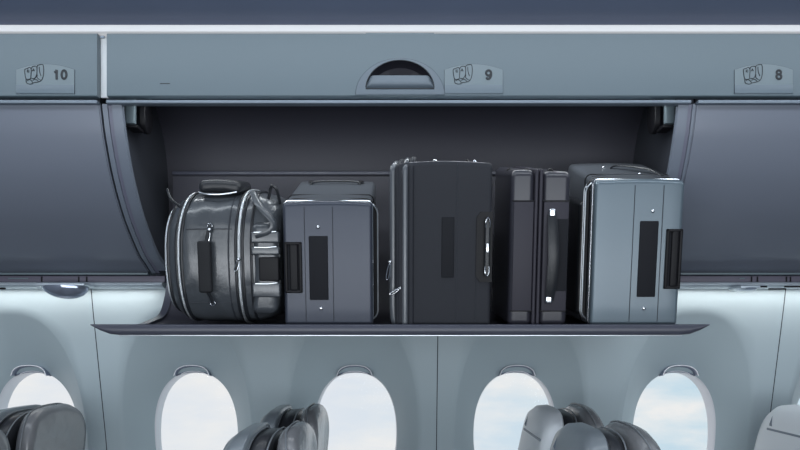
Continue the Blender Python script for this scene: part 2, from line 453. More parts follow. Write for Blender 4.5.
# ------------------------------------------------------------------ row placards
def placard(cx, txt, label):
    y = VY; t = thing('row_placard', label, 'sign', (cx, VY, H + VB), group='row number placards on the valance')
    w = .0755; zb, zs, za = pz(93.8, y), pz(70, y), pz(64.4, y)
    def arch(ww, zl, off=0):
        pts = [(-ww, zl), (ww, zl)]
        for i in range(17):
            u = 1 - 2 * i / 16; pts.append((ww * u, zs - off + (za - zs) * (1 - u * u)))
        return pts
    bm = bmesh.new(); poly_plate(bm, [(cx + p[0], H + p[1]) for p in arch(w, zb)], y - .002, y + .001); obj('plate', bm, 'plate', t, world=True, sharp=25)
    obj('lower_band', RB((cx - w, y - .0026, H + zb), (cx + w, y - .0005, H + pz(85, y)), .0004), 'plate_low', t, world=True)
    bm = bmesh.new(); tube(bm, [(cx + p[0], y - .001, H + p[1]) for p in arch(w, zb)[1:]] + [(cx - w, y - .001, H + zb)], .0009, 5); obj('border', bm, 'line', t, world=True)
    zc_ = H + pz(75, y); hh = .0108; bmn = bmesh.new()
    def st(pts, closed=False): tube(bmn, [(q[0], y - .0030, q[1]) for q in pts], .0030, 8, closed, flat=.3, up=(0, 1, 0))
    def oval(x, z, a, b, a0=0, a1=360): return [(x + a * math.cos(math.radians(a0 + (a1 - a0) * k / 24)), z + b * math.sin(math.radians(a0 + (a1 - a0) * k / 24))) for k in range(24 if a1 - a0 == 360 else 25)]
    xn = cx + .0386
    if txt == '10':
        st([(xn - .0085, zc_ - hh - .002), (xn - .0085, zc_ + hh + .001)]); st([(xn - .0145, zc_ + .0055), (xn - .011, zc_ + .0075), (xn - .0085, zc_ + hh + .0015)])
        st(oval(xn + .0105, zc_, .0062, hh), True)
    elif txt == '9':
        st(oval(xn, zc_ + .0042, .0062, .0066), True); st(catmull([(xn + .0062, 0, zc_ + .0042), (xn + .006, 0, zc_ - .003), (xn + .002, 0, zc_ - .0100), (xn - .003, 0, zc_ - .0108), (xn - .006, 0, zc_ - .0075)], 5) and [(p.x, p.z) for p in catmull([(xn + .0062, 0, zc_ + .0042), (xn + .006, 0, zc_ - .003), (xn + .002, 0, zc_ - .0100), (xn - .003, 0, zc_ - .0108), (xn - .006, 0, zc_ - .0075)], 5)])
    else:
        st(oval(xn, zc_ + .0058, .0054, .0052), True); st(oval(xn, zc_ - .0052, .0062, .0060), True)
    obj('number', bmn, 'ink', t, world=True)
    return t, cx, y
def stroke(bm, pts, cx, y, ox, n=4):
    # pts in tenths of pixels from the sign's crop, drawn as raised ink lines
    P = [Vector((cx + (q[0] - ox) / 10 / F * y, y - .0026, H + (340 - (55 + q[1] / 10)) / F * y)) for q in pts]
    tube(bm, catmull(P, n), .0010, 5)
for cpx, txt, lab in ((45.6, '10', 'row 10 placard with seat icon, far left of the valance'),
                      (473.6, '9', 'row 9 placard with seat icon, right of the half-round latch'),
                      (763.4, '8', 'row 8 placard with seat icon, far right of the valance')):
    cx = px(cpx, VY); y = VY
    t, _, _ = placard(cx, txt, lab)
    bm = bmesh.new(); ox = 386
    for s in ([(205, 140), (182, 150), (185, 200), (195, 240), (215, 248), (243, 240)],
              [(205, 140), (232, 128), (247, 150), (245, 200), (243, 238)],
              [(247, 140), (262, 118), (298, 118), (305, 150), (302, 200), (282, 236), (250, 236)],
              [(306, 150), (308, 112), (340, 100), (366, 105), (372, 160), (366, 215), (350, 255), (335, 250)],
              [(326, 122), (330, 170), (345, 215)],
              [(308, 200), (305, 228), (330, 250)],
              [(195, 242), (200, 282), (240, 294), (275, 280), (300, 276), (330, 268), (350, 255)],
              [(205, 262), (228, 250), (250, 262), (262, 280)], [(262, 258), (285, 246), (310, 258), (318, 272)]):
        stroke(bm, s, cx, y, ox)
    ic = obj('seat_icon', bm, 'ink', t, world=True)
    for ch, qx, qy in (('C', 216, 166), ('A', 270, 154)):
        text_mesh(ch, .0085, (cx + (qx - ox) / 10 / F * y, y - .0030, H + (340 - (55 + qy / 10)) / F * y), .0004, parent=None, name='letter')
        nb = [o for o in bpy.data.objects if o.type == 'MESH' and o.parent is None and o.name.startswith('letter')][-1]
        nb.data.transform(Matrix.Translation(-t.location)); nb.parent = t

# ------------------------------------------------------------------ overhead bins
DP = [tuple(p) for p in catmull([(1.788, .618), (1.812, .54), (1.862, .44), (1.938, .345), (2.04, .262), (2.102, .231), (2.145, .2105)], 8)]
DPH = [(y, H + z) for y, z in DP]
def closed_bin(xa, xb, lab):
    t = thing('overhead_bin', lab, 'overhead bin', ((xa + xb) / 2, 1.95, H + .21), group=None)
    bm = bmesh.new(); extr(bm, thick(DPH, .016), xa, xb)
    bmesh.ops.bevel(bm, geom=[e for e in bm.edges if abs(e.verts[0].co.x - e.verts[1].co.x) < 1e-6 and len(e.link_faces) == 2 and e.calc_face_angle(0) > 1.2], offset=.004, segments=2, affect='EDGES', clamp_overlap=True)
    obj('door', bm, 'door', t, world=True, sharp=30)
    obj('top_rail', RB((xa, 1.774, H + .6150), (xb, 1.80, H + .6245), .003), 'rail', t, world=True)
    bm = extr(bmesh.new(), [(1.80, H + .62), (1.9, H + .48), (2.10, H + .26), (2.14, H + .22), (2.2, H + .24), (2.2, H + .73), (1.82, H + .73)], xa + .005, xb - .005)
    obj('housing', bm, 'cavside', t, world=True)
    obj('bottom_lip_highlight', RB((xa, 2.130, H + .2035), (xb, 2.152, H + .2105), .002), 'plate', t, world=True)  # lighter material paints the highlight along the door bottom
    return t
closed_bin(-2.19, -.787, 'closed grey overhead bin under the row 10 sign, at left')
closed_bin(.775, 2.44, 'closed grey overhead bin under the row 8 sign, at right')

t = thing('overhead_bin', 'open overhead bin in the middle with its tray lowered and five bags inside', 'overhead bin', (0, 1.95, H + .21))
cav = [(y, H + z) for y, z in [tuple(p) for p in catmull([(1.80, .735), (1.92, .745), (2.04, .72), (2.13, .65), (2.18, .54), (2.195, .38), (2.195, .17)], 6)]]
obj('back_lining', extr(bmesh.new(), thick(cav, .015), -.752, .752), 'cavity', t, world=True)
for s in (-1, 1):
    def X(a, b): return (min(s * a, s * b), max(s * a, s * b))
    # cheek lining: side wall of the cavity
    shape = [(y, z) for y, z in DPH] + [(2.195, H + .19), (2.2, H + .74), (1.80, H + .74)]
    shape = [(y + .006 if i < len(DPH) else y, z) for i, (y, z) in enumerate(shape)]
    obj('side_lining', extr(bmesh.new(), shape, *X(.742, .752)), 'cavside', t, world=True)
    obj('divider_core', extr(bmesh.new(), [(y + (.014 if i < len(DPH) else 0), z) for i, (y, z) in enumerate(DPH + [(2.195, H + .19), (2.2, H + .74), (1.80, H + .74)])], *X(.752, .774)), 'line', t, world=True)
    obj('divider_trim', extr(bmesh.new(), thick(DPH, .012), *X(.767, .780 if s < 0 else .7735)), 'divband', t, world=True, label='slim light edging beside the closed bin')
    obj('divider_panel', extr(bmesh.new(), thick([(y + .004, z) for y, z in DPH], .012), *X(.755, .7665)), 'divider', t, world=True)
    obj('divider_band', extr(bmesh.new(), thick([(y - .002, z) for y, z in DPH[:-3]], .014), *X(.728, .7545)), 'divband', t, world=True, label='light curved band along the opening edge')
    # hinge: pale block with a black roller inboard
    hz0, hz1 = pz(130, 1.9), .70
    hb = obj('hinge_block', RB((X(.716, .741)[0], 1.84, H + hz0), (X(.716, .741)[1], 1.857, H + .72), .003), 'plate', t, world=True)
    bm = bmesh.new(); cxh = s * .706
    pillow(bm, superell(.032, .050, 2.2, 28, cz=H + pz(116, 1.9), cy=1.90), [(cxh - .008, .92), (cxh - .006, 1), (cxh + .006, 1), (cxh + .008, .92)], 1.90, H + pz(116, 1.9))
    obj('roller', bm, 'black', hb, world=True)
    obj('hinge_pin', RB((X(.708, .738)[0], 1.838, H + hz0 - .012), (X(.708, .738)[1], 1.89, H + hz0 - .004), .002), 'black', hb, world=True)
obj('top_rail', RB((-.765, 1.774, H + .6150), (.758, 1.80, H + .6245), .003), 'rail', t, world=True)
# the lowered tray
TP = catmull([(1.715, .028), (1.80, .029), (1.88, .036), (1.953, .048), (2.040, .068), (2.088, .115), (2.115, .18), (2.125, .26), (2.128, .40), (2.13, .515)], 6)
TPH = [(p[0], H + p[1]) for p in TP]
tr_ = obj('tray', extr(bmesh.new(), thick(TPH, -.010), -.708, .708), 'tray', t, world=True)
for s in (-1, 1):
    a, b = sorted((s * .700, s * .722))
    pr = [(y, z + .008) for y, z in TPH[:40]]
    obj('tray_rim', extr(bmesh.new(), thick(pr, -.018), a, b), 'lip', tr_, world=True)
obj('tray_top_edge', RB((-.708, 2.120, H + .513), (.708, 2.140, H + .524), .003), 'lip', tr_, world=True)
bm = bmesh.new()
lipx = [(-.768, .0015), (-.760, .004), (-.745, .008), (-.722, .0125), (-.70, .0135), (.70, .0135), (.722, .0125), (.745, .008), (.760, .004), (.768, .0015)]
prev = None; ztop = .0395
for x, hh in lipx:
    zc_ = ztop - hh
    ring = []
    for a in range(12):
        th = 2 * PI * a / 12
        cy, cz = math.copysign(abs(math.cos(th)) ** .6, math.cos(th)), math.copysign(abs(math.sin(th)) ** .6, math.sin(th))
        ring.append(bm.verts.new((x, 1.705 + .012 * cy, H + zc_ + hh * cz)))
    if prev:
        for k in range(12): bm.faces.new((prev[k], prev[(k + 1) % 12], ring[(k + 1) % 12], ring[k]))
    else: bm.faces.new(ring)
    prev = ring
bm.faces.new(prev)
lp = obj('tray_lip', bm, 'lip', tr_, world=True, sharp=50, label='dark front lip with tapered ends')
obj('lip_edge_highlight', RB((-.70, 1.694, H + .0095), (.70, 1.703, H + .0125), .001), 'chrome', lp, world=True, label='thin bright strip for the highlight under the lip')  # bright strip paints the highlight on the lip's lower edge

# ------------------------------------------------------------------ service panels under the closed bins
def service(xa, xb, lab):
    t = thing('service_panel', lab, 'panel', ((xa + xb) / 2, 2.15, H + .18))
    obj('channel', RB((xa, 2.142, H + .181), (xb, 2.165, H + .2015), .002), 'psudark', t, world=True)
    prof = [(2.118, H + .178), (2.116, H + .172), (2.125, H + .166), (2.148, H + .160), (2.165, H + .162), (2.165, H + .18), (2.13, H + .181)]
    obj('reflector', extr(bmesh.new(), prof, xa, xb), 'psu', t, world=True, sharp=60)
    return t
t = service(-2.19, -.738, 'slim metallic service strip under the closed bin at left')
for p in (41, 78, 86): obj('clip', RB((px(p, 2.14), 2.139, H + .182), (px(p + 1.2, 2.14), 2.145, H + .199), .0005), 'black', t, world=True)
obj('indicator', RB((px(8, 2.14), 2.139, H + .191), (px(28, 2.14), 2.143, H + .195), .0008), 'plate', t, world=True, label='small pale indicator bar')
obj('slot', RB((px(0, 2.12), 2.112, H + pz(289.6, 2.12)), (px(6, 2.12), 2.12, H + pz(287.6, 2.12)), .001), 'black', t, world=True)
t2 = service(.738, 2.44, 'slim metallic service strip under the closed bin at right')
for p in (751, 757, 786, 790): obj('clip', RB((px(p, 2.14), 2.139, H + .182), (px(p + 1.2, 2.14), 2.145, H + .199), .0005), 'black', t2, world=True)
obj('indicator', RB((px(740, 2.14), 2.139, H + .191), (px(745, 2.14), 2.143, H + .195), .0008), 'plate', t2, world=True, label='small pale indicator bar')
obj('slot', RB((px(751, 2.12), 2.112, H + pz(287.6, 2.12)), (px(766, 2.12), 2.12, H + pz(286, 2.12)), .001), 'black', t2, world=True)
obj('slot', RB((px(768, 2.12), 2.112, H + pz(289.8, 2.12)), (px(785, 2.12), 2.12, H + pz(288.4, 2.12)), .001), 'black', t2, world=True)
obj('slot', RB((px(784, 2.12), 2.112, H + pz(287.6, 2.12)), (px(800, 2.12), 2.12, H + pz(286, 2.12)), .001), 'black', t2, world=True)
def scoop(cx, wa, zt, dz, lab):
    t = thing('reading_light', lab, 'light', (cx, 2.10, H + zt))
    bm = bmesh.new(); N, K = 32, 8; rings = []
    for k in range(K + 1):
        u = math.sin(k / K * PI / 2); s = math.cos(k / K * PI / 2)
        rings.append([bm.verts.new((cx + wa * s * math.cos(2 * PI * i / N) + .010 * u, 2.085 + .045 * s * math.sin(2 * PI * i / N), H + zt - dz * u)) for i in range(N)] if k < K else None)
    tip = bm.verts.new((cx + .010, 2.085, H + zt - dz)); rings = rings[:-1]
    for a, b in zip(rings, rings[1:]):
        for i in range(N): bm.faces.new((a[i], a[(i + 1) % N], b[(i + 1) % N], b[i]))
    for i in range(N): bm.faces.new((rings[-1][i], rings[-1][(i + 1) % N], tip))
    bm.faces.new(rings[0])
    obj('lens', bm, 'lens', t, world=True)
    obj('bezel', rbox(bmesh.new(), (cx - wa - .004, 2.05, H + zt - .002), (cx + wa + .004, 2.13, H + zt + .006), .003, 1, 2), 'psu', t, world=True)
scoop(px(65, 2.085), .070, pz(286, 2.085), .040, 'glossy boat-shaped light lens hanging under the left service strip')
scoop(px(745, 2.085), .026, pz(288.5, 2.085), .009, 'small flat light lens under the right service strip')

# ------------------------------------------------------------------ luggage
TILT = math.radians(8); BY, BZ = 1.737, .035
def lx(p, xc): return (p - 400) / F * 1.712 - xc
def lz(p): return ((340 - p) / F * (1.737 - .14 * (340 - p - 15) / F * 1.7) - BZ) / .99
def bag(name, lab, xc, cat='suitcase'): return thing(name, lab, cat, (xc, BY, H + BZ), (TILT, 0, 0))
def slope(h, d, rise, dome=0., w=.2):
    def f(p):
        u = max(0, min(1, p.z / h)); q = p.copy()
        q.z += (rise * max(0, p.y) / d + dome * (1 - (p.x / (w / 2)) ** 2)) * u ** 2
        return q
    return f
def ring_xz(w, h, y, r, f, off=.0, seg=8, zlow=0.0, side=0, sx_=0.):
    a, b = w / 2 + off, h + off; pts = []; f1 = f
    def f(q):
        q = f1(q)
        if side * q.x > 0: q.x += side * sx_
        return q
    for cx, cz, a0 in ((a - r, b - r, 0), (-a + r, b - r, 90), (-a + r, zlow + r - off, 180), (a - r, zlow + r - off, 270)):
        for k in range(seg + 1):
            an = math.radians(a0 + 90 * k / seg); pts.append(f(Vector((cx + r * math.cos(an), y, cz + r * math.sin(an)))))
    return pts
def line_front(bm, pts, r=.001, y=-.0005): return tube(bm, [(p[0], y, p[1]) for p in pts], r, 6)
def dome(bm, c, r, hgt=.5, seg=14, dirn=(0, -1, 0)):
    D = Vector(dirn).normalized(); U = D.orthogonal().normalized(); Wv = D.cross(U); rings = []
    for k in range(4):
        a = k / 4 * PI / 2
        rings.append([bm.verts.new(Vector(c) + D * r * hgt * math.sin(a) + (U * math.cos(t_) + Wv * math.sin(t_)) * r * math.cos(a)) for t_ in [2 * PI * i / seg for i in range(seg)]])
    tip = bm.verts.new(Vector(c) + D * r * hgt)
    for a, b in zip(rings, rings[1:]):
        for i in range(seg): bm.faces.new((a[i], a[(i + 1) % seg], b[(i + 1) % seg], b[i]))
    for i in range(seg): bm.faces.new((rings[-1][i], rings[-1][(i + 1) % seg], tip))
    bm.faces.new(rings[0]); return bm
def frame_rect(bm, x0, x1, z0, z1, t_, y0, y1, r=.003):
    rbox(bm, (x0, y0, z0), (x0 + t_, y1, z1), r, 1, 2); rbox(bm, (x1 - t_, y0, z0), (x1, y1, z1), r, 1, 2)
    rbox(bm, (x0, y0, z0), (x1, y1, z0 + t_), r, 1, 2); rbox(bm, (x0, y0, z1 - t_), (x1, y1, z1), r, 1, 2); return bm
def puller(parent, p0, p1, r=.003):
    bm = bmesh.new(); p0, p1 = Vector(p0), Vector(p1); d = (p1 - p0)
    dome(bm, p0, r * 1.4, .9)
    s = Vector((0, 1, 0)).cross(d).normalized() * r
    a = p0 + d * .15
    tube(bm, catmull([a - s * .4, a + d * .25 - s, a + d * .7 - s, p1, a + d * .7 + s, a + d * .25 + s, a + s * .4], 4, True), .0012, 6, True)
    return obj('zip_pull', bm, 'steel', parent)

# --- suitcases of the two similar hard-faced kinds (second and fifth bag)
def hard_case(lab, xl, xr, ytop, rise, body, pad, rivets, handle, seams, d=.305, side=1, topmat=None):
    xc = (px(xl, 1.712) + px(xr, 1.712)) / 2; w = px(xr, 1.712) - px(xl, 1.712); h = lz(ytop)
    t = bag('suitcase', lab, xc); f = slope(h, d, rise, .004, w)
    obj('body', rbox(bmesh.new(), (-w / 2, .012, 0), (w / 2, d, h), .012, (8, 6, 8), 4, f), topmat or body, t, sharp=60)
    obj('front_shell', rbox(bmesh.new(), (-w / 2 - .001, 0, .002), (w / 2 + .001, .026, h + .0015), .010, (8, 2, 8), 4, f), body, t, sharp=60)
    bm = tube(bmesh.new(), ring_xz(w, h + .0005, .025, .012, f, .0008), .0017, 6, True); obj('edge_piping_highlight', bm, 'steel', t, label='bright metal edging of the face, also its edge highlight')  # bright piping doubles as painted highlight on the front top edge
    zb = bmesh.new()
    for y in (.046, .062): tube(zb, ring_xz(w, h - .009, y, .026, f, .0015, 8, .012, side, .011), .0021, 6, True)
    obj('zip', zb, 'chrome', t, label='silver zip around the side')
    bm = tube(bmesh.new(), ring_xz(w, h - .006, .056, .024, f, .0, 8, .012, side, .004), .0085, 8, True); obj('zip_tape', bm, 'black', t)
    bm = tube(bmesh.new(), ring_xz(w, h, .10, .014, f, .001), .0022, 6, True); obj('side_seam', bm, 'black', t)
    x0, x1, za, zb_ = lx(pad[0], xc), lx(pad[1], xc), lz(pad[3]), lz(pad[2])
    obj('front_pad', rbox(bmesh.new(), (x0, -.003, za), (x1, .004, zb_), .0025, 1, 2), 'pad', t, label='black vertical pad on the face')
    for p in rivets:
        obj('rivet', dome(bmesh.new(), (lx(p[0], xc), -.0005, lz(p[1])), .0048, .6), 'steel', t)
    x0, x1, za, zb_ = lx(handle[0], xc), lx(handle[1], xc), lz(handle[3]), lz(handle[2])
    hd = obj('handle_frame', frame_rect(bmesh.new(), x0, x1, za, zb_, .008, -.006, .006), 'black', t, label='black side handle frame')
    obj('handle_recess', RB((x0 + .004, -.0015, za + .004), (x1 - .004, .003, zb_ - .004), .001), 'pad', hd)
    obj('handle_grip', rbox(bmesh.new(), (x0 + .013, -.007, za + .006), (x1 - .010, .001, zb_ - .006), .004, 1, 3), 'black', hd)
    bm = bmesh.new()
    for s in seams: line_front(bm, [(lx(s, xc), .012), (lx(s, xc), h * .5), (lx(s, xc), h - .008)], .0009)
    obj('face_seam', bm, 'seam', t)
    return t, xc, w, h, f
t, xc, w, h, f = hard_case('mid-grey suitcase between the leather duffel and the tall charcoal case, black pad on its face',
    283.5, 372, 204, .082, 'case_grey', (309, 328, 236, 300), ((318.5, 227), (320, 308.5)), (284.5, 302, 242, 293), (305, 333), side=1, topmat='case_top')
puller(t, (w / 2 + .004, .06, .24), (w / 2 + .006, .052, .20), .003)
for x in (-.07, .07):
    obj('foot', dome(bmesh.new(), f(Vector((x, .26, h))) + Vector((0, 0, .003)), .010, .5, dirn=(0, 0, 1)), 'black', t)
bm = tube(bmesh.new(), catmull([f(Vector((-.07, .24, h))), f(Vector((-.05, .24, h))) + Vector((0, 0, .008)), f(Vector((.05, .24, h))) + Vector((0, 0, .008)), f(Vector((.07, .24, h)))], 6), .005, 8, flat=.6)
obj('top_handle', bm, 'leatherdark', t)

t, xc, w, h, f = hard_case('blue-grey suitcase at the right end of the open bin, black pad on its face',
    593.5, 681, 182, .078, 'case_blue', (638.5, 657, 221, 297), ((650.5, 211), (646.5, 308.5)), (665, 681.3, 229, 289), (632, 660.5), side=-1, topmat='case_top')
bm = tube(bmesh.new(), catmull([f(Vector((-.02, .19, h))), f(Vector((0, .18, h))) + Vector((0, 0, .010)), f(Vector((.06, .12, h))) + Vector((0, 0, .010)), f(Vector((.085, .08, h)))], 6), .008, 8, flat=.35)
obj('top_handle', bm, 'leatherdark', t, label='dark strap handle on the top')
for p in ((.03, .10), (-.03, .22)):
    obj('rivet', dome(bmesh.new(), f(Vector((p[0], p[1], h))), .005, .6, dirn=(0, 0, 1)), 'steel', t)
bm = tube(bmesh.new(), [f(Vector((x, .06 + .03 * math.cos(x * 9), h + .001))) for x in [-.1 + .2 * i / 10 for i in range(11)]], .0015, 6); obj('top_seam', bm, 'seam', t)
puller(t, (-w / 2 - .002, .052, h - .015), (-w / 2 - .012, .046, h - .008), .003)
puller(t, (-w / 2 - .004, .058, h - .05), (-w / 2 - .012, .05, h - .066), .003)
bm = rbox(bmesh.new(), (-w / 2 - .014, .10, .02), (-w / 2 + .01, .25, h - .06), .012, 2, 4, f); obj('side_pocket', bm, 'leatherdark', t, label='black bulging pocket on the left side')

# --- tall charcoal soft case (third bag)
xl, xr = 397, 491.5
xc = (px(xl, 1.712) + px(xr, 1.712)) / 2; w = px(xr, 1.712) - px(xl, 1.712); h = lz(163.5); d = .30
t = bag('suitcase', 'tall charcoal fabric suitcase in the middle, steel-ended handle on its right edge', xc)
f0 = slope(h, d, .034, .006, w)
def f(p): return f0(p)
obj('body', rbox(bmesh.new(), (-w / 2, .0, 0), (w / 2, d, h), .010, (8, 6, 8), 4, f), 'case_black', t, sharp=60)
# vertical gusset folds that round the left front corner
for i, (p, rr, y) in enumerate(((393.5, .0100, .030), (399, .0095, .012), (405, .0085, .004), (411, .0075, .001))):
    x = lx(p, xc)
    pts = [Vector((x + (.010 if i == 0 else .0), y, .006)), Vector((x, y, .03)), Vector((x, y, h * .5)), Vector((x, y, h - .030)), Vector((x + .002, y + .006, h - .012)), Vector((x + .006, y + .03, h - .004 + .003 * i)), Vector((x + .008, y + .09, h - .002 + .003 * i))]
    obj('gusset_fold', tube(bmesh.new(), catmull([f(q) for q in pts], 6), rr, 12), 'case_black' if i % 2 else 'case_top', t)
bm = bmesh.new(); tube(bm, catmull([f(q) for q in [Vector((lx(402, xc), .0, .01)), Vector((lx(402, xc), -.001, h * .5)), Vector((lx(402, xc), -.001, h - .03)), Vector((lx(403, xc), .02, h - .002))]], 8), .0016, 6)
obj('zip', bm, 'darkmetal', t)
x0, x1, za, zb_ = lx(441.5, xc), lx(454, xc), lz(277.5), lz(217)
obj('front_pad', rbox(bmesh.new(), (x0, -.0025, za), (x1, .004, zb_), .002, 1, 2), 'pad', t, label='black vertical pad on the face')
bm = line_front(bmesh.new(), [(lx(456.5, xc), .01), (lx(456.5, xc), h * .5), (lx(456.5, xc), h)], .0009)
line_front(bm, [(lx(476, xc), .01), (lx(476, xc), h * .3), (lx(476, xc), lz(284))], .0007); obj('face_seam', bm, 'seam', t)
x0, x1, za, zb_ = lx(476, xc), w / 2 + .001, lz(282), lz(212)
pts = [(x0 + .010, za), (x1, za), (x1, zb_), (x0 + .010, zb_), (x0, zb_ - .014), (x0, za + .014)]
hp = obj('handle_plate', poly_plate(bmesh.new(), pts, -.004, .002), 'black', t, sharp=30, label='black octagonal handle plate')
xg = lx(486.5, xc)
obj('handle_grip', rbox(bmesh.new(), (xg - .007, -.016, lz(276)), (xg + .007, -.006, lz(219)), .005, 2, 3), 'leatherdark', hp)
for p, s in ((222, -1), (272, 1)):
    zc_ = lz(p)
    q = [(xg - .005, -.015, zc_ + s * .014), (xg - .005, -.018, zc_), (xg, -.018, zc_ - s * .010 + 0), (xg + .005, -.018, zc_), (xg + .005, -.015, zc_ + s * .014)]
    obj('handle_end', tube(bmesh.new(), catmull(q, 6), .0018, 8), 'steel', hp, label='steel loop at the handle end')
obj('handle_badge', rbox(bmesh.new(), (xg - .003, -.0185, lz(253)), (xg + .003, -.015, lz(243.5)), .001, 1, 2), 'steel', hp, label='small bright plate on the grip')
for p in (408, 434.5, 466.5, 474):
    x = lx(p, xc); q = f(Vector((x, .02, h)))
    obj('stud', dome(bmesh.new(), (q.x, q.y, q.z + .0005), .005, 1.0, dirn=(0, 0, 1)), 'steel' if p in (434.5, 474) else 'black', t)
bm = tube(bmesh.new(), [f(Vector((x, .006, h - .001))) for x in [-w / 2 + .03 + (w - .05) * i / 12 for i in range(13)]], .0010, 6); obj('top_piping', bm, 'darkmetal', t)
puller(t, (lx(390, xc), .0, lz(262)), (lx(387, xc) , -.004, lz(280)), .0032)
puller(t, (lx(400, xc), -.010, lz(288)), (lx(390, xc), -.014, lz(294)), .0028)

# --- plum-grey hard case with strap handle (fourth bag)
xl, xr = 509.5, 569
xc = (px(xl, 1.712) + px(xr, 1.712)) / 2; w = px(xr, 1.712) - px(xl, 1.712); h = lz(170); d = .305
t = bag('suitcase', 'narrow plum-grey hard case with ribbed centre and upright strap handle, fourth from left', xc)
f = slope(h, d, .040, .0, w)
obj('left_shell', rbox(bmesh.new(), (-w / 2, 0, 0), (lx(533.5, xc), d, h), .016, (4, 6, 8), 6, f), 'case_plum', t, sharp=60)
obj('right_shell', rbox(bmesh.new(), (lx(541, xc), .001, 0), (w / 2, d, h - .004), .016, (4, 6, 8), 6, f), 'case_plum', t, sharp=60)
for a, b in ((533, 536.6), (537.4, 541)):
    obj('centre_rib', rbox(bmesh.new(), (lx(a, xc), -.003, 0), (lx(b, xc), d, h + .002), .004, (1, 6, 8), 3, f), 'case_plum2', t, sharp=60)
obj('left_face_panel', rbox(bmesh.new(), (-w / 2 + .008, -.002, lz(311)), (lx(532.5, xc), .004, lz(201.5)), .002, 1, 2), 'case_plum2', t)
bm = bmesh.new()
for zz in (201, 311):
    for xa, xb in ((-w / 2 + .004, lx(533, xc)), (lx(541, xc), w / 2 - .004)): obj('cross_piping', line_front(bmesh.new(), [(xa, lz(zz)), (xb, lz(zz))], .0017, -.001), 'black', t)
obj('right_face_panel', rbox(bmesh.new(), (lx(542.5, xc), -.002, lz(311)), (w / 2 - .004, .004, lz(202)), .002, 1, 2), 'case_plum2', t)
obj('dark_inset', RB((lx(556, xc), -.0035, lz(291)), (w / 2 - .005, .0, lz(219)), .001), 'pad', t, label='dark inset behind the handle')
xg = lx(550.5, xc)
bm = bmesh.new(); pts = catmull([(xg, -.006, lz(214)), (xg + .001, -.016, lz(232)), (xg + .003, -.022, lz(256)), (xg + .001, -.016, lz(281)), (xg - .001, -.006, lz(300))], 8)
tube(bm, pts, lambda u: .0115 + .003 * math.sin(u * PI), 10, flat=.35, up=(0, 1, 0)); hg = obj('handle', bm, 'leatherdark', t, label='black leather strap handle')
for p, dx in ((213, 0), (299.5, -.003)):
    z_ = lz(p); obj('handle_cap', rbox(bmesh.new(), (xg + dx - .009, -.012, z_ - .011), (xg + dx + .009, -.001, z_ + .011), .0055, 1, 4), 'steel', hg, label='bright metal cap of the strap')
for p in (498.5, 528, 552):
    x = lx(p if p > 510 else 514, xc); q = f(Vector((x, .10 if p < 510 else .05, h - .004)))
    obj('foot', dome(bmesh.new(), q, .008, .9, dirn=(0, 0, 1)), 'black', t)

# --- leather duffel standing on its end (first bag)
xc = px(223.5, 1.712); t = bag('duffel_bag', 'grey leather duffel with silver zips at the left end of the bin', xc, 'bag')
SL = [(-.156, .10, .21, .09, .24), (-.154, .06, .25, .06, .275), (-.145, .035, .275, .035, .302), (-.127, .018, .29, .016, .322), (-.10, .006, .30, .006, .333),
      (-.06, 0, .305, .002, .336), (-.01, -.003, .305, .002, .336), (.035, 0, .305, .002, .336), (.07, .003, .302, .004, .336), (.095, .010, .296, .010, .330), (.118, .022, .288, .022, .318), (.134, .045, .27, .045, .295), (.139, .08, .23, .08, .25)]
def duff(x, th, off=0.):
    xs = [s[0] for s in SL]; i = max(0, min(len(SL) - 2, sum(1 for q in xs if q <= x) - 1)); u = (x - xs[i]) / (xs[i + 1] - xs[i]); u = max(0, min(1, u))
    a = [SL[i][k] + (SL[i + 1][k] - SL[i][k]) * u for k in range(5)]
    cy, cz, hy, hz = (a[1] + a[2]) / 2, (a[3] + a[4]) / 2, (a[2] - a[1]) / 2 + off, (a[4] - a[3]) / 2 + off
    c, s = math.cos(th), math.sin(th); e = 2 / 3.6
    y = cy + hy * math.copysign(abs(c) ** e, c); z = cz + hz * math.copysign(abs(s) ** e, s)
    v = (z - .168) / .168
    bow = (-.014 * (1 - v * v)) * max(0, min(1, (.08 - x) / .2)) + .010 * v * max(0, v)
    z += .10 * max(0, y) * max(0, v) ** 2 * .55
    return Vector((x + bow + .004, y, z))
def duff_body():
    bm = bmesh.new(); N = 72; rings = []
    xs = []
    for a, b in zip(SL, SL[1:]):
        for k in range(3): xs.append(a[0] + (b[0] - a[0]) * k / 3)
    xs.append(SL[-1][0]); rnd = random.Random(4)
    for x in xs:
        ring = []
        for k in range(N):
            th = 2 * PI * k / N; p = duff(x, th)
            wv = .0022 * math.sin(9 * p.x * 10 + 3 * math.sin(p.z * 24)) * math.cos(p.z * 31 + p.y * 12)
            p += Vector((0, math.cos(th), math.sin(th))) * wv; ring.append(bm.verts.new(p))
        rings.append(ring)
    for a, b in zip(rings, rings[1:]):
        for k in range(N): bm.faces.new((a[k], a[(k + 1) % N], b[(k + 1) % N], b[k]))
    bm.faces.new(rings[0]); bm.faces.new(rings[-1]); return bm
obj('body', duff_body(), 'leather', t, sharp=70)
def dloop(x, off, r, name, m, flat=1., n=72, a0=0, a1=2 * PI, lab=None):
    full = abs(a1 - a0 - 2 * PI) < 1e-6
    pts = [duff(x, a0 + (a1 - a0) * k / (n if full else n - 1), off) for k in range(n)]
    return obj(name, tube(bmesh.new(), pts, r, 8, full), m, t, label=lab)
for x in (-.146, -.106): dloop(x, .0035, .0030, 'zip', 'zip', lab='silver zip around the left end')
for x in (-.152, -.139, -.113, -.099): dloop(x, .0006, .0042, 'zip_tape', 'leatherdark')
dloop(.038, .0045, .0036, 'zip', 'zip', lab='silver main zip')
for x in (.030, .046, .066): dloop(x, .0008, .0036, 'zip_tape', 'leatherdark')
dloop(-.022 + .035, .0012, .0016, 'seam', 'seam')
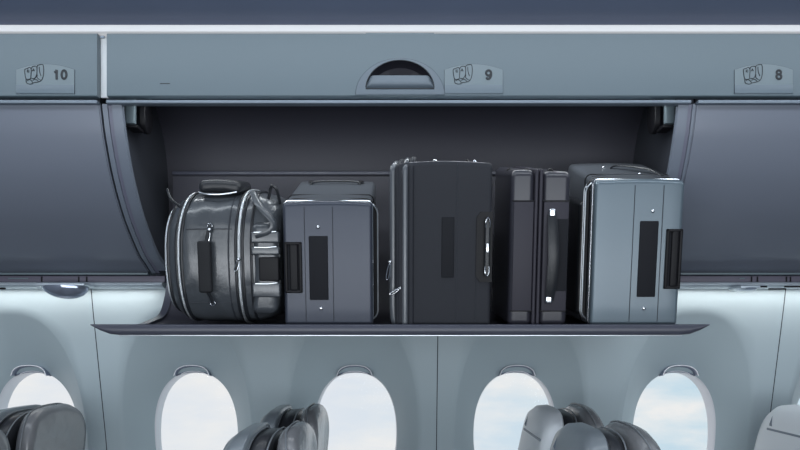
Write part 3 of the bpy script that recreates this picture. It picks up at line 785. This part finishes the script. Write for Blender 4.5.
# flat horizontal seam across the front panel
def front_pt(x, z, off=.0):
    th = math.asin(max(-1, min(1, ((z - .168) / .168))))
    s = math.sin(PI + 0); best = min([duff(x, PI + a * .02, off) for a in range(-70, 71)], key=lambda q: abs(q.z - z)); return best
bm = tube(bmesh.new(), [front_pt(-.090 + .11 * i / 10, lz(229.5), .0005) for i in range(11)], .0013, 6); obj('seam', bm, 'seam', t)
bm = tube(bmesh.new(), [front_pt(-.090 + .11 * i / 10, lz(303), .0005) for i in range(11)], .0013, 6); obj('seam', bm, 'seam', t)
# grab handle on the front, on two steel rings
hx = lx(207.5, xc)
pts = catmull([(hx + .010, -.006, lz(226)), (hx + .004, -.014, lz(238)), (hx, -.024, lz(250)), (hx - .001, -.026, lz(268)), (hx, -.022, lz(287)), (hx + .006, -.012, lz(296)), (hx + .010, -.006, lz(302))], 6)
obj('grab_handle', tube(bmesh.new(), pts, .0045, 8, flat=.6, up=(0, 1, 0)), 'leatherdark', t)
gh = obj('handle_wrap', rbox(bmesh.new(), (hx - .0165, -.034, lz(292)), (hx + .0165, -.016, lz(241)), .006, (1, 1, 4), 3), 'blackmat', t, label='black wrap around the grab handle')
for p in (226, 303):
    z_ = lz(p); c = Vector((hx + .010, -.006, z_)); obj('ring', tube(bmesh.new(), [c + Vector((.006 * math.cos(a), 0, .006 * math.sin(a))) for a in [2 * PI * k / 16 for k in range(16)]], .0014, 6, True), 'steel', t)
puller(t, (hx + .010, -.010, lz(230)), (hx + .002, -.014, lz(243)), .004)
puller(t, front_pt(.038, lz(262), .008), front_pt(.030, lz(270), .012), .0035)
# padded end handle on top
bm = rbox(bmesh.new(), (lx(197, xc), .03, .330), (lx(240, xc), .17, .362), .014, (6, 3, 1), 4, lambda p: Vector((p.x, p.y, p.z + .006 * (1 - ((p.x + .02) / .06) ** 2) + .08 * (p.y - .03))))
th_ = obj('top_handle', bm, 'leatherdark', t, label='dark padded handle on the top end')
bm = tube(bmesh.new(), catmull([(lx(198, xc), .030, .336), (lx(208, xc), .024, .331), (lx(222, xc), .024, .331), (lx(236, xc), .030, .337)], 6), .002, 6); obj('handle_piping', bm, 'chrome', th_)
# pocket, straps and buckle loops down the right-hand side
bm = rbox(bmesh.new(), (.074, -.004, .03), (.140, .20, .262), .020, (4, 4, 6), 5, lambda p: Vector((p.x - .010 * ((p.z - .15) / .12) ** 2, p.y, p.z))); obj('side_pocket', bm, 'leather', t, sharp=70)
for p, q in ((232, 243), (247, 255), (283, 297)):
    bm = rbox(bmesh.new(), (.072, -.012, lz(q)), (.141, .03, lz(p)), .004, (3, 1, 1), 3); s_ = obj('strap', bm, 'leather', t)
    obj('strap_edge', tube(bmesh.new(), [(.080, -.012, lz(p) - .001), (.11, -.0125, lz(p) - .0015), (.135, -.011, lz(p) + .001)], .0014, 6), 'chrome', s_)
obj('buckle', rbox(bmesh.new(), (.090, -.014, lz(281)), (.140, .02, lz(257)), .004, 2, 3), 'black', t, label='black buckle block on the side pocket')
bm = tube(bmesh.new(), catmull([(.072, .03, .336), (.095, -.004, .30), (.128, -.008, .262), (.120, -.010, .236), (.084, -.012, .225)], 8), .010, 8, flat=.4); obj('strap', bm, 'leather', t)
bm = tube(bmesh.new(), catmull([(.105, .06, .318), (.115, .05, .352), (.128, .05, .345), (.133, .07, .31)], 6), .004, 8); obj('strap', bm, 'leatherdark', t)
bm = tube(bmesh.new(), catmull([(-.112, .03, .30), (-.134, .03, .318), (-.150, .05, .345)], 6), .0035, 8); obj('strap', bm, 'leatherdark', t)

# ------------------------------------------------------------------ seats (they face +x)
HT = H - .178
def seat(x, y, lab, first=None, shell='shell'):
    t = thing('passenger_seat', lab, 'seat', (x, y, 0), group='passenger seats in a row under the windows')
    ol = superell(.186, .38, 4.4, 56, cz=HT - .39)
    def lean(x_, y_, z_): return (x_ + .16 * (z_ - HT), y_, z_)
    sh = obj('back_shell', pillow(bmesh.new(), ol, [(-.056, .70), (-.053, .86), (-.048, .955), (-.030, .995), (-.005, 1), (.0, .985)], 0, HT - .39, lean), shell, t, sharp=50)
    ol2 = superell(.183, .372, 3.4, 56, cz=HT - .392)
    obj('backrest', pillow(bmesh.new(), ol2, [(-.002, .97), (.004, .995), (.030, 1), (.040, .985), (.046, .94), (.048, .80)], 0, HT - .392, lean), 'seatdark', t, sharp=50)
    for x_ in (.0015, .040):
        pts = [lean(x_, p[0] * 1.004, HT - .392 + (p[1] - HT + .392) * 1.003) for p in ol2]
        obj('piping', tube(bmesh.new(), pts, .0018, 6, True), 'piping', t)
    olh = superell(.166, .135, 2.9, 48, cz=HT - .140)
    def wing(x_, y_, z_):
        return (x_ + .10 * (z_ - HT) + .55 * max(0, abs(y_) - .09) ** 1.3, y_, z_)
    hr = obj('headrest', pillow(bmesh.new(), olh, [(.052, .80), (.054, .93), (.064, .99), (.082, 1), (.094, .96), (.102, .85), (.106, .6)], 0, HT - .140, wing), 'seatleather', t, sharp=60)
    pts = [wing(.068, p[0] * 1.004, HT - .140 + (p[1] - HT + .140) * 1.006) for p in olh]
    obj('headrest_piping', tube(bmesh.new(), pts, .0018, 6, True), 'piping', hr)
    # tray pocket on the back shell
    bm = poly_plate(bmesh.new(), [(-.13, HT - .090), (.105, HT - .090), (.105, HT - .084), (-.13, HT - .084)], 0, .006)
    bm.transform(Matrix.Rotation(PI / 2, 4, 'Z')); bmesh.ops.translate(bm, verts=bm.verts, vec=(-.0635, 0, 0)); obj('pocket_edge', bm, 'rail', sh)
    bm = bmesh.new(); a = [bm.verts.new(c) for c in ((-.0560, .096, HT - .044), (-.0640, .102, HT - .082), (-.0640, .074, HT - .084), (-.0680, .093, HT - .070))]
    bm.faces.new(a[:3]); bm.faces.new((a[0], a[1], a[3])); bm.faces.new((a[1], a[2], a[3])); bm.faces.new((a[0], a[3], a[2])); obj('coat_hook', bm, 'rail', sh, label='dark triangular coat hook recess')
    obj('seat_cushion', rbox(bmesh.new(), (-.06, -.19, .36), (.44, .19, .47), .04, 3, 4), 'seatdark', t, sharp=60)
    obj('seat_base', RB((-.05, -.17, .30), (.40, .17, .36), .01), 'far', t)
    for lx_, ly in ((-.01, -.12), (-.01, .12), (.32, -.12), (.32, .12)): obj('leg', RB((lx_, ly - .015, 0), (lx_ + .04, ly + .015, .31), .005), 'darkmetal', t)
    return t
A = seat(-.302, 1.50, 'aisle seat second from left, its dark headrest in front of the paler window seat')
def again(src, x, y, lab, shell=None):
    c = copy_tree(src); c.location = (x, y, 0); c['label'] = lab
    return c
B = seat(-.318, 1.935, 'window seat behind the dark aisle seat, between the second and third windows')
again(A, -1.045, 1.50, 'aisle seat cut off by the left edge of the picture, only its top corner showing')
again(B, -1.062, 1.935, 'window seat with pale lit headrest in front of the leftmost window')
again(A, .425, 1.50, 'aisle seat right of centre seen from behind, grey shell and black side')
Wt = seat(.438, 1.935, 'pale-backed window seat, window light in its shell colour, in front of the fourth window', shell='shell_white')
again(Wt, 1.165, 1.935, 'white-backed window seat, window light in its shell colour, cut off by the right edge of the picture')
